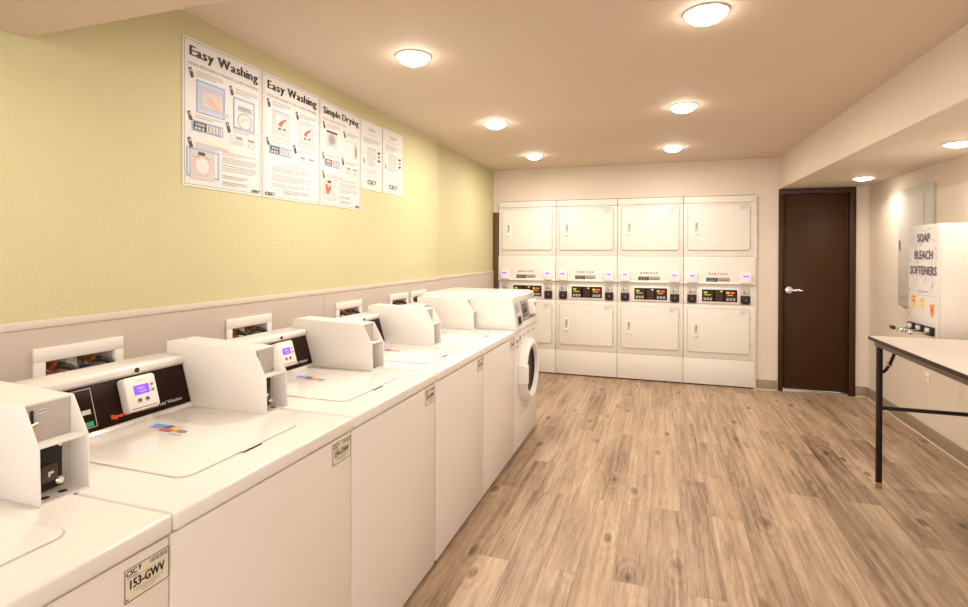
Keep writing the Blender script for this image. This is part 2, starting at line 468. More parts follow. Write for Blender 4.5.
def poster(name, y0, y1, zt, zb, kind, label, x=0.0):
    w, h = y1 - y0, zt - zb
    root = thing(name, label, 'poster', (x, y0, zb), 'instruction posters on the green wall')
    b = MB(); b.box(.0008, .003, 0, w, 0, h, 'print_white'); b.build('sheet', root)
    p = MB()
    O = V((.003, 0, 0)); u = V((0, 1, 0)); v = V((0, 0, 1)); X = V((1, 0, 0))
    def S(mb, a0, a1, c0, c1, m, lift=.0004):        # a from the left, c from the top, both 0..1
        mb.quad(O + X * lift, u, v, a0 * w, a1 * w, h - c1 * h, h - c0 * h, m)
    def frame(a0, a1, c0, c1, t, m, lift=.0010): p.outline(O + X * lift, u, v, a0 * w, a1 * w, h - c1 * h, h - c0 * h, t * w, m)
    def word(s, a0, a1, c0, c1, m, bold=0.): p.text(s, O + X * .0012, u, v, a0 * w, a1 * w, h - c1 * h, h - c0 * h, m, bold)
    def phone(a, c, s=1.):
        p.poly(O + X * .0013, u, v, [((a + q) * w, h - (c + r) * h) for q, r in ((0, 0), (.035 * s, -.008), (.065 * s, .055 * s), (.03 * s, .065 * s))], 'print_dark')
        p.poly(O + X * .0016, u, v, [((a + q) * w, h - (c + r) * h) for q, r in ((.013, .006), (.033, .002), (.042, .02), (.02, .024))], 'print_light')
    def disc(a, c, r, m, lift, k=1.): p.poly(O + X * lift, u, v, [(a * w + r * w * math.cos(t * math.pi / 10), h - c * h + r * w * k * math.sin(t * math.pi / 10)) for t in range(20)], m)
    def logo(a0, a1, c0, c1):
        word('CSC', a0, a0 + (a1 - a0) * .78, c0, c1, 'print_dark', .0024)
        p.poly(O + X * .0012, u, v, [((a0 + (a1 - a0) * q) * w, h - (c0 + (c1 - c0) * r) * h) for q, r in ((.82, 0), (1., 0), (.93, .55), (.9, 1.0), (.86, .5))], 'print_dark')
    if kind in ('front', 'top', 'dry'):
        frame(.018, .982, .013, .985, .006, 'print_grey', .0004)
        if kind == 'dry':
            serif_text(p, 'Simple Drying', O + X * .0012, u, v, .07 * w, .95 * w, h - .118 * h, h - .055 * h, 'print_black', .0030)
        else:
            serif_text(p, 'Easy Washing', O + X * .0012, u, v, .07 * w, .95 * w, h - .118 * h, h - .052 * h, 'print_black', .0030)
        word({'front': 'HIGH-EFFICIENCY FRONT LOAD WASHER', 'top': 'HIGH-EFFICIENCY TOP LOAD WASHER', 'dry': 'STACK DRYER INSTRUCTIONS'}[kind], .06, .95 if kind != 'dry' else .62, .160, .182, 'print_grey')
        phone(.06, .205)
        text_lines(p, S, .15, .48, .205, .25, 3, 'print_light')
        phone(.545, .225)
        text_lines(p, S, .63, .95, .225, .27, 3, 'print_light')
        if kind == 'front':
            S(p, .17, .50, .265, .475, 'print_paleblue'); frame(.15, .49, .265, .49, .014, 'print_blue'); S(p, .18, .47, .30, .455, 'print_mist', .0008); S(p, .22, .46, .33, .44, 'print_pink', .0010)
            p.poly(O + X * .0014, u, v, [((a) * w, h - c * h) for a, c in ((.28, .38), (.33, .37), (.42, .42), (.44, .445), (.38, .435), (.31, .41))], 'print_palered')
            S(p, .48, .54, .44, .47, 'print_faint', .0014)
            frame(.60, .90, .29, .52, .018, 'print_blue'); S(p, .62, .88, .30, .505, 'print_white', .0008)
            S(p, .66, .86, .345, .385, 'print_light', .0012); S(p, .70, .82, .35, .36, 'print_grey', .0014)
            disc(.76, .455, .105, 'print_light', .0012, .85); disc(.76, .455, .085, 'print_white', .0014, .85); disc(.77, .46, .06, 'print_palered', .0016, .7); disc(.775, .465, .05, 'print_white', .0018, .7)
        elif kind == 'top':
            for a0, cc in ((.15, 0), (.60, .015)):
                S(p, a0, a0 + .30, .27 + cc, .285 + cc, 'print_blue', .0008); frame(a0, a0 + .30, .27 + cc, .45 + cc, .012, 'print_paleblue'); S(p, a0 + .02, a0 + .28, .29 + cc, .45 + cc, 'print_pink', .0006)
                S(p, a0 + .06, a0 + .22, .31 + cc, .40 + cc, 'print_white', .0012)
                p.poly(O + X * .0014, u, v, [(a * w, h - (c + cc) * h) for a, c in ((a0 + .09, .39), (a0 + .13, .355), (a0 + .21, .325), (a0 + .24, .33), (a0 + .17, .37), (a0 + .16, .40))], 'print_red')
                S(p, a0 + .10, a0 + .14, .41 + cc, .425 + cc, 'print_dark', .0014); S(p, a0 + .18, a0 + .22, .405 + cc, .42 + cc, 'print_dark', .0014)
                S(p, a0, a0 + .30, .455 + cc, .465 + cc, 'print_palered', .0012); S(p, a0 - .01, a0 + .31, .475 + cc, .51 + cc, 'print_faint', .0010)
        else:
            S(p, .15, .40, .27, .29, 'print_dark', .0008); S(p, .15, .40, .29, .43, 'print_pink', .0006)
            disc(.27, .35, .09, 'print_light', .0012, .9); disc(.27, .355, .06, 'print_grey', .0014, .9); S(p, .17, .22, .39, .42, 'print_palered', .0012)
            frame(.60, .90, .30, .47, .010, 'print_faint'); S(p, .84, .90, .33, .46, 'print_light', .0012); S(p, .87, .89, .36, .44, 'print_dark', .0014)
        c0 = .53 if kind != 'top' else .55
        phone(.05, c0 - .03, .9); text_lines(p, S, .14, .46, c0 - .025, c0 + .005, 2, 'print_light')
        frame(.10, .47, c0 + .015, c0 + .09, .012, 'print_blue'); S(p, .12, .27, c0 + .022, c0 + .08, 'print_dark', .0012)
        S(p, .14, .25, c0 + .03, c0 + .05, 'print_palered' if kind == 'dry' else 'print_grey', .0014)
        for k in range(3): S(p, .135 + .04 * k, .16 + .04 * k, c0 + .06, c0 + .074, 'print_white', .0014)
        S(p, .29, .295, c0 + .03, c0 + .075, 'print_black', .0012); frame(.30, .44, c0 + .025, c0 + .082, .008, 'print_light')
        for k in range(3): S(p, .325 + .04 * k, .345 + .04 * k, c0 + .035, c0 + .075, 'print_light', .0012)
        phone(.50, c0 - .03, 1.1); text_lines(p, S, .60, .95, c0 - .005, c0 + .03, 2, 'print_light')
        frame(.56, .74, c0 + .045, c0 + .115, .010, 'print_paleblue'); S(p, .64, .72, c0 + .05, c0 + .07, 'print_grey', .0012); S(p, .60, .73, c0 + .08, c0 + .11, 'print_faint', .0011)
        S(p, .80, .90, c0 + .05, c0 + .068, 'print_grey', .0012); disc(.85, c0 + .10, .05, 'print_light', .0012, .5); disc(.85, c0 + .10, .035, 'print_white', .0014, .5)
        if kind in ('front', 'dry'):
            phone(.05, .675); text_lines(p, S, .14, .55, .695, .735, 3, 'print_light')
            frame(.04, .42, .735, .93, .016, 'print_blue' if kind == 'front' else 'print_faint'); S(p, .08, .36, .745, .945, 'print_faint', .0013)
            p.outline(O + X * .0014, u, v, .08 * w, .36 * w, h - .945 * h, h - .745 * h, .004 * w, 'print_light')
            S(p, .17, .25, .755, .778, 'print_dark', .0016); S(p, .09, .35, .79, .795, 'print_light', .0016)
            if kind == 'front':
                disc(.22, .85, .105, 'print_palered', .0016); disc(.22, .85, .09, 'print_faint', .0018); disc(.22, .85, .072, 'print_white', .0020)
            else:
                p.poly(O + X * .0018, u, v, [(a * w, h - c * h) for a, c in ((.12, .80), (.17, .79), (.19, .83), (.23, .79), (.25, .83), (.20, .88), (.15, .89))], 'print_red')
            text_lines(p, S, .46, .96, .715, .745, 2, 'print_palered')
            text_lines(p, S, .46, .96, .755, .80, 3, 'print_light'); text_lines(p, S, .46, .96, .81, .86, 3, 'print_light')
            text_lines(p, S, .46, .82, .885, .915, 2, 'print_grey', .3); text_lines(p, S, .46, .82, .93, .965, 3, 'print_grey', .3)
            logo(.86, .975, .958, .976)
        else:
            text_lines(p, S, .38, .75, .70, .73, 2, 'print_palered'); text_lines(p, S, .15, .88, .735, .785, 3, 'print_light')
            text_lines(p, S, .15, .92, .80, .86, 4, 'print_light'); text_lines(p, S, .15, .85, .875, .91, 2, 'print_light'); text_lines(p, S, .33, .85, .92, .96, 3, 'print_grey')
            logo(.04, .20, .955, .978)
    else:
        frame(.02, .98, .013, .987, .005, 'print_faint', .0004)
        word('Service', .36, .66, .085, .125, 'print_grey', .0008)
        text_lines(p, S, .2, .85, .17, .21, 2, 'print_faint', .2); text_lines(p, S, .12, .9, .24, .33, 4, 'print_light', .3)
        text_lines(p, S, .28, .72, .38, .66, 8, 'print_light', .3)
        for k in range(3): p.poly(O + X * .0013, u, v, [(a * w, h - c * h) for a, c in ((.78, .40 + .06 * k), (.92, .395 + .06 * k), (.88, .435 + .06 * k), (.76, .43 + .06 * k))], 'print_dark' if k != 1 else 'print_grey')
        phone(.10, .555, 1.1); S(p, .12, .17, .70, .71, 'print_grey', .0012)
        text_lines(p, S, .22, .85, .70, .78, 3, 'print_faint', .3)
        logo(.30, .72, .855, .915); text_lines(p, S, .3, .66, .93, .945, 1, 'print_light')
    p.build('printing', root, smooth=False)

poster('poster', 1.672, 2.118, 2.268, 1.655, 'front', 'first Easy Washing poster of the row, with a front loader drawing in blue frame')
poster('poster', 2.127, 2.575, 2.266, 1.655, 'top', 'Easy Washing poster directly beside the Simple Drying poster')
poster('poster', 2.583, 3.012, 2.258, 1.656, 'dry', 'white Simple Drying poster with a dryer drawing and dark title on the green wall')
poster('poster', 3.018, 3.292, 2.251, 1.800, 'service', 'small white text notice on the green wall directly beside the Simple Drying poster')
poster('poster', 3.303, 3.600, 2.255, 1.804, 'service', 'small white text notice last in the poster row, closest to the dryers')

# ------------------------------------------------------------------ valve boxes in the wainscot
def valve_box(c, label):
    root = thing('valve_box', label, 'valve box', (.012, c, .985), 'washer supply valve boxes in the wainscot')
    b = MB()
    zt, zb, wi = .099, -.085, .143
    for y0, y1, z0, z1 in ((-wi, wi, .056, zt), (-wi, wi, zb, -.052), (-wi, -.110, -.052, .056), (.110, wi, -.052, .056)):
        b.box(0, .010, y0, y1, z0, z1, 'plastic_white', .0025)
    b.build('face_frame', root)
    b = MB(); d = -.095
    b.box(d - .004, d, -.111, .111, -.054, .057, 'recess_grey')
    b.box(d, .001, -.111, -.108, -.054, .057, 'plastic_white'); b.box(d, .001, .108, .111, -.054, .057, 'plastic_white')
    b.box(d, .001, -.108, .108, .054, .057, 'plastic_white'); b.box(d, .001, -.108, .108, -.054, -.051, 'plastic_white')
    b.box(d, -.04, -.018, .018, -.051, .054, 'plastic_white', .003)
    b.build('recess', root)
    for s, hm in ((-1, 'hose_red'), (1, 'hose_blue')):
        y = s * .062
        v = MB()
        v.cyl((-.094, y, .034), (-.028, y, .034), .012, 'brass'); v.cyl((-.06, y, .050), (-.06, y, .015), .014, 'brass'); v.cyl((-.045, y, .034), (-.022, y, .028), .016, 'copper', seg=8)
        vo = v.build('valve', root)
        k = MB(); k.box(-.05, -.010, y - .034, y - .010, -.010, .014, hm, .004); k.cyl((-.05, y - .018, -.01), (-.05, y, .03), .005, 'steel'); k.build('valve_handle', vo)
        hz = MB(); hz.tube([(-.03, y, .031), (-.008, y + .014, .030), (.010, y + .032, .018), (.022, y + .044, -.02), (.026, y + .047, -.08), (.03, y + .047, -.30)], .0105, 'rubber'); hz.cyl((-.030, y, .031), (-.018, y + .006, .030), .0135, 'copper', seg=8)
        hz.build('hose', root)
for c, l in zip(VALVES, ('largest-looking white valve box with brass taps, behind the only fully visible black console',
                         'white valve box behind the second black console with a purple screen',
                         'white valve box with two dark hoses standing alone under the small notices',
                         'first of two adjoining small valve boxes, the one farther from the dryers',
                         'second of two adjoining small valve boxes, half hidden by the last coin box')):
    valve_box(c, l)

# ------------------------------------------------------------------ top load washers
PW = .66; TOP = .861
SA = V((.325, 0, .873)); SB = V((.285, 0, 1.005)); SL = (SB - SA).length; SD = (SB - SA).normalized(); SN = V((SD.z, 0, -SD.x)); UY = V((0, 1, 0))

def washer_proto():
    root = thing('washing_machine', '-', 'washing machine', group='top load coin washers in the row')
    b = MB(); b.box(.22, .885, .01, PW - .01, 0, .022, 'dark_base'); b.build('base', root)
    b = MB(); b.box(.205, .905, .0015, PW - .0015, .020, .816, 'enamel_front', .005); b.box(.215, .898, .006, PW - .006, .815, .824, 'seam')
    b.build('cabinet', root)
    b = MB(); b.box(.190, .915, .001, PW - .001, .821, TOP, 'enamel', .008, 3); b.build('top_panel', root)
    b = MB()
    b.extr(rrect_pts(.335, .803, .125, .545, .035, 6), (0, 0, TOP - .001), (1, 0, 0), (0, 1, 0), (0, 0, .0015), 'seam_light')
    b.extr(rrect_pts(.337, .800, .128, .542, .033, 6), (0, 0, TOP), (1, 0, 0), (0, 1, 0), (0, 0, .0042), 'enamel', .0018)
    lid = b.build('lid', root)
    b = MB(); b.poly((0, 0, TOP + .0008), (1, 0, 0), (0, 1, 0), [(.803, .300), (.811, .305), (.811, .368), (.803, .376)], 'dark_base'); b.box(.795, .808, .302, .372, TOP + .0035, TOP + .0048, 'enamel', .0006); b.build('lid_pull', lid)
    b = MB(); O = (0, 0, TOP + .0047); U, W = (1, 0, 0), (0, 1, 0)       # payment stickers
    b.quad(O, U, W, .396, .446, .385, .398, 'print_cardblue'); b.quad(O, U, W, .400, .450, .366, .382, 'print_cardblue')
    b.quad(O, U, W, .448, .470, .372, .398, 'print_navy')
    b.quad(O, U, W, .452, .492, .350, .368, 'print_red'); b.quad(O, U, W, .472, .500, .372, .396, 'print_amber'); b.quad(O, U, W, .486, .506, .352, .368, 'print_orange')
    b.text('VISA', O, U, W, .508, .545, .356, .378, 'print_navy', .0006)
    for k in range(3): b.quad(O, U, W, .508 + .016 * k, .520 + .016 * k, .338, .346, ('print_light', 'print_grey', 'print_orange')[k])
    b.build('payment_sticker', lid, smooth=False)
    # console
    y0, y1 = .034, .587
    b = MB(); b.extr([(.20, TOP), (.332, TOP), (.330, .868), (.325, .873), (.285, 1.005), (.292, 1.008), (.294, 1.024), (.287, 1.033), (.20, 1.037)], (0, y0, 0), (1, 0, 0), (0, 0, 1), (0, y1 - y0, 0), 'enamel', .0025)
    con = b.build('console', root)
    b = MB(); t0 = .004; t1 = SL - .003; n0 = .0035
    b.extr([(y0 + .012, t0), (y1 - .004, t0), (y1 - .004, t1), (y0 + .012, t1)], SA, UY, SD, SN * n0, 'console_black', .001)
    P = SA + SN * (n0 + .0004)
    b.outline(P, UY, SD, .05, .271, .016, .127, .0022, 'print_light')
    b.quad(P, UY, SD, .20, .262, .020, .034, 'green_tag'); b.quad(P, UY, SD, .236, .260, .055, .068, 'print_faint')
    for k in range(4): b.quad(P, UY, SD, .07, .16, .04 + .02 * k, .046 + .02 * k, 'print_grey')
    b.text('Speed Queen', P, UY, SD, .312, .452, .019, .034, 'brand_orange', .0012)
    b.text('Commercial Washer', P, UY, SD, .405, .553, .0195, .030, 'print_faint', .0004)
    b.build('control_panel', con)
    b = MB(); b.cyl((.285, .413, 1.017), (.2955, .413, 1.017), .0075, 'black'); b.build('console_lock', con)
    # card reader
    b = MB(); b.extr(rrect_pts(.349, .451, .024, .128, .010), SA, UY, SD, SN * .032, 'plastic_white', .004); cr = b.build('card_reader', root)
    P = SA + SN * .0325
    b = MB(); b.quad(P, UY, SD, .374, .424, .071, .100, 'screen'); b.text('Select', P + SN * .0003, UY, SD, .386, .410, .087, .094, 'screen_text'); b.text('Cycle', P + SN * .0003, UY, SD, .390, .414, .076, .083, 'screen_text'); b.build('screen', cr, smooth=False)
    b = MB()
    for a, t in ((.434, .094), (.434, .077)): b.cyl(P - SN * .001 + UY * a + SD * t, P + SN * .002 + UY * a + SD * t, .0045, 'recess_grey', seg=12); b.cyl(P + UY * a + SD * t, P + SN * .0024 + UY * a + SD * t, .0028, 'print_dark', seg=12)
    for a in (.386, .411):
        b.cyl(P - SN * .001 + UY * a + SD * .054, P + SN * .002 + UY * a + SD * .054, .0075, 'recess_grey', seg=14); b.cyl(P + UY * a + SD * .054, P + SN * .0025 + UY * a + SD * .054, .0048, 'print_dark', seg=12)
    b.quad(P, UY, SD, .385, .415, .112, .1135, 'print_light'); b.quad(P, UY, SD, .356, .440, .031, .033, 'print_dark')
    b.build('button', cr)
    # coin box: an open-fronted steel meter case
    c0, c1 = .589, .690; t = .003
    prof = [(.212, TOP), (.637, TOP), (.633, .981), (.586, 1.065), (.230, 1.078), (.212, 1.074)]
    b = MB()
    for ya in (c0, c1 - t): b.extr(prof, (0, ya, 0), (1, 0, 0), (0, 0, 1), (0, t, 0), 'case_white', .0008)
    b.extr([(.212, 1.070), (.230, 1.074), (.583, 1.060), (.584, 1.064), (.230, 1.078), (.212, 1.074)], (0, c0 + t, 0), (1, 0, 0), (0, 0, 1), (0, c1 - c0 - 2 * t, 0), 'case_white')
    b.extr([(.212, TOP), (.216, TOP), (.216, 1.072), (.212, 1.072)], (0, c0 + t, 0), (1, 0, 0), (0, 0, 1), (0, c1 - c0 - 2 * t, 0), 'case_white')
    b.extr([(.545, TOP), (.636, TOP), (.636, TOP + .004), (.545, TOP + .004)], (0, c0 + t, 0), (1, 0, 0), (0, 0, 1), (0, c1 - c0 - 2 * t, 0), 'case_white')
    b.extr([(.545, .972), (.632, .978), (.632, .982), (.545, .976)], (0, c0 + t, 0), (1, 0, 0), (0, 0, 1), (0, c1 - c0 - 2 * t, 0), 'case_white')
    b.extr([(.565, TOP), (.580, TOP), (.580, 1.062), (.565, 1.062)], (0, c0 + t, 0), (1, 0, 0), (0, 0, 1), (0, c1 - c0 - 2 * t, 0), 'recess_grey')
    b.cyl((.25, c0 + .045, 1.072), (.25, c0 + .045, 1.0785), .006, 'steel', seg=12)
    cb = b.build('coin_box', root)
    b = MB(); b.box(.580, .590, c0 + .004, c0 + .074, TOP + .010, .974, 'black_matte', .002)
    b.extr(rrect_pts(c0 + .022, c0 + .056, TOP + .032, TOP + .070, .007), (.590, 0, 0), (0, 1, 0), (0, 0, 1), (.016, 0, 0), 'knob_brown', .003)
    b.poly((.6064, 0, 0), (0, 1, 0), (0, 0, 1), [(c0 + .035, TOP + .044), (c0 + .039, TOP + .044), (c0 + .040, TOP + .049), (c0 + .046, TOP + .050), (c0 + .046, TOP + .055), (c0 + .035, TOP + .055)], 'print_white')
    b.build('coin_drawer', cb)
    b = MB(); b.lathe([(0, 0), (.009, 0), (.009, .008), (.006, .011), (0, .011)], (.590, c0 + .064, TOP + .026), (1, 0, 0), 'chrome', 18); b.build('coin_box_lock', cb); b = MB(); b.lathe([(0, 0), (.005, 0), (.005, .006), (0, .007)], (.590, c0 + .066, .966), (1, 0, 0), 'chrome', 14); b.build('coin_box_lock', cb)
    b = MB(); b.box(.580, .5825, c0 + .016, c0 + .022, .985, 1.048, 'black'); b.box(.580, .590, c0 + .010, c0 + .024, 1.010, 1.018, 'brass', .002); b.cyl((.586, c0 + .008, 1.014), (.586, c0 + .028, 1.020), .004, 'steel'); b.box(.580, .588, c0 + .018, c0 + .030, .986, .990, 'brass', .001); b.build('coin_slot', cb)
    b = MB(); e = [(c0 + .040 + .014 * math.cos(k * math.pi / 10), 1.043 + .007 * math.sin(k * math.pi / 10)) for k in range(20)]
    b.poly((.5806, 0, 0), (0, 1, 0), (0, 0, 1), e, 'print_light'); b.poly((.5809, 0, 0), (0, 1, 0), (0, 0, 1), [(c0 + .040 + (p - c0 - .040) * .85, 1.043 + (q - 1.043) * .8) for p, q in e], 'print_white'); b.quad((.5812, 0, 0), (0, 1, 0), (0, 0, 1), c0 + .031, c0 + .049, 1.0415, 1.0445, 'print_grey')
    b.build('oval_sticker', cb, smooth=False)
    b = MB()
    for q in (.026, .062): b.poly((0, 0, TOP + .0044), (1, 0, 0), (0, 1, 0), [(.609 + .009 * math.cos(k * math.pi / 10), c0 + q + .009 * math.sin(k * math.pi / 10)) for k in range(20)], 'black_matte')
    b.build('coin_return', cb, smooth=False)
    return root

def asset_label(root, num, a0, a1, z0, z1):
    b = MB(); O = V((.905, 0, 0)); U, W = V((0, 1, 0)), V((0, 0, 1))
    b.box(.9052, .9062, a0, a1, z0, z1, 'label_cream', .0003)
    O.x = .9066; w, h = a1 - a0, z1 - z0
    def R(p, q, r, s): return (a0 + p * w, a0 + q * w, z1 - s * h, z1 - r * h)
    b.outline(O, U, W, *R(.01, .99, .02, .98), .0016, 'print_dark')
    b.text('CSC', O, U, W, *R(.05, .27, .08, .24), 'print_dark', .0006); b.poly(O, U, W, [(a0 + .30 * w, z1 - .08 * h), (a0 + .37 * w, z1 - .08 * h), (a0 + .33 * w, z1 - .24 * h)], 'print_dark')
    for k in range(9): b.quad(O, U, W, *R(.55 + .046 * k, .58 + .046 * k + .01 * (k % 2), .08, .22), 'print_grey')
    b.quad(O, U, W, *R(.06, .30, .28, .31), 'print_grey'); b.quad(O, U, W, *R(.2, .92, .33, .345), 'print_grey')
    b.text(num, O, U, W, *R(.13, .88, .38, .64), 'print_black', .0009)
    b.quad(O, U, W, *R(.2, .86, .70, .72), 'print_grey'); b.quad(O, U, W, *R(.25, .78, .76, .785), 'print_light'); b.quad(O, U, W, *R(.36, .66, .83, .855), 'print_light'); b.quad(O, U, W, *R(.04, .09, .86, .93), 'print_grey')
    b.build('asset_label', root, smooth=False)

proto = washer_proto()
WY = [.172, .832, 1.497, 2.170, 2.835]
WL = ['white top load washer labelled 153-GWV, cut off by the edge of the photo',
      'white top load washer whose uncovered black console sits below the Easy Washing poster',
      'third top load washer counting the 153-GWV one first, console with purple screen partly hidden',
      'fourth top load washer counting the 153-GWV one first, console nearly hidden',
      'last top load washer, touching the front loading machine']
NUM = ['153-GWV', '154-GWV', '155-GWV', '156-GWV', '157-GWV']
for i, y in enumerate(WY):
    w = proto if i == 0 else copy_tree(proto)
    w.location = (0, y, 0); w['label'] = WL[i]
for i, w in enumerate([o for o in C.objects if o.name.startswith('washing_machine')]):
    asset_label(w, NUM[i], *((.555, .655, .738, .806) if i != 0 else (.562, .657, .733, .798)))

# ------------------------------------------------------------------ front loader
F0 = 3.5
fl = thing('front_load_washer', 'white front load washer with a round dark porthole door at the end of the row', 'washing machine', (0, F0, 0))
fw = .664
b = MB(); b.box(.22, .885, .01, fw - .01, 0, .022, 'dark_base'); b.build('base', fl)
b = MB(); b.box(.205, .905, .0015, fw - .0015, .020, .845, 'enamel_front', .006); b.build('cabinet', fl)
b = MB(); b.extr([(.205, .845), (.916, .845), (.916, .868), (.884, 1.062), (.884, 1.075), (.875, 1.088), (.205, 1.096)], (0, .002, 0), (1, 0, 0), (0, 0, 1), (0, fw - .004, 0), 'enamel', .006); con = b.build('console', fl)
b = MB(); b.box(.22, .86, .03, fw - .03, 1.0885, 1.0955, 'enamel', .003); b.build('top_lid', con)
A = V((.9165, 0, .868)); D = V((.884 - .916, 0, 1.062 - .868)); DL = D.length; D.normalize(); N_ = V((D.z, 0, -D.x))
b = MB(); b.extr([(.20, .03), (.60, .03), (.60, DL - .02), (.20, DL - .02)], A, UY, D, N_ * .004, 'print_grey', .001)
P = A + N_ * .0046
b.quad(P, UY, D, .22, .34, .06, .15, 'print_dark'); b.quad(P, UY, D, .235, .325, .11, .14, 'print_grey'); b.quad(P, UY, D, .23, .40, .04, .05, 'print_light')
for k in range(3): b.quad(P, UY, D, .23 + .04 * k, .255 + .04 * k, .066, .082, 'print_faint')
b.build('control_panel', con)
b = MB(); b.extr(rrect_pts(.40, .52, .055, .165, .01), A, UY, D, N_ * .045, 'plastic_white', .004); cr = b.build('card_reader', con)
b = MB(); P = A + N_ * .0456; b.quad(P, UY, D, .43, .49, .115, .14, 'print_grey'); b.build('screen', cr, smooth=False)
b = MB(); b.extr([(.045, .10), (.155, .10), (.155, DL - .02), (.045, DL - .02)], A, UY, D, N_ * .003, 'recess_grey', .001); b.extr([(.045, .012), (.155, .012), (.155, .09), (.045, .09)], A, UY, D, N_ * .003, 'recess_grey', .001)
b.extr(rrect_pts(.07, .13, .025, .075, .01), A, UY, D, N_ * .012, 'black_matte', .002); b.quad(A + N_ * .0035, UY, D, .06, .07, .12, .16, 'black'); b.build('coin_slot', con)
b = MB()
for k, y in enumerate((.22, .36, .50)): b.box(.904, .912, y, y + .06, .79, .812, 'recess_grey', .003); b.box(.904, .914, y + .01, y + .03, .796, .806, 'plastic_white', .003)
b.build('selector_button', fl)
b = MB(); yc, zc = .318, .535
b.lathe([(.168, -.01), (.163, .026), (.170, .045), (.188, .055), (.205, .052), (.222, .036), (.228, .008), (.228, -.01)], (.905, yc, zc), (1, 0, 0), 'door_ring', 56, close=True); dr = b.build('porthole_door', fl)
b = MB(); b.lathe([(0, .012), (.08, .014), (.14, .020), (.167, .028), (.169, .004), (0, .002)], (.905, yc, zc), (1, 0, 0), 'dark_glass', 48)
for k in range(40):
    q = 2.4 * k; r = .125 * math.sqrt((k + .5) / 40); b.cyl((.9185, yc + r * math.cos(q), zc - .02 + r * .8 * math.sin(q)), (.9205 + .004 * r, yc + r * math.cos(q), zc - .02 + r * .8 * math.sin(q)), .0045, 'drum_steel', seg=8)
b.build('door_glass', dr)
b = MB(); b.extr(rrect_pts(yc - .238, yc - .195, zc - .06, zc + .075, .01), (.905, 0, 0), (0, 1, 0), (0, 0, 1), (.070, 0, 0), 'plastic_white', .006); b.build('door_handle', dr)
b = MB(); b.box(.9045, .9058, .03, fw - .03, .2505, .2525, 'seam_light'); b.build('lower_panel_seam', fl)
b = MB(); O = V((.9055, 0, 0)); W = V((0, 0, 1))
b.quad(O, UY, W, .03, .10, .715, .80, 'label_cream'); b.quad(O + V((.0005, 0, 0)), UY, W, .035, .095, .765, .785, 'print_grey'); b.quad(O + V((.0005, 0, 0)), UY, W, .04, .08, .73, .745, 'print_grey')
b.quad(O, UY, W, .115, .17, .735, .815, 'label_cream'); b.quad(O + V((.0005, 0, 0)), UY, W, .12, .165, .775, .80, 'print_grey'); b.build('asset_label', fl, smooth=False)

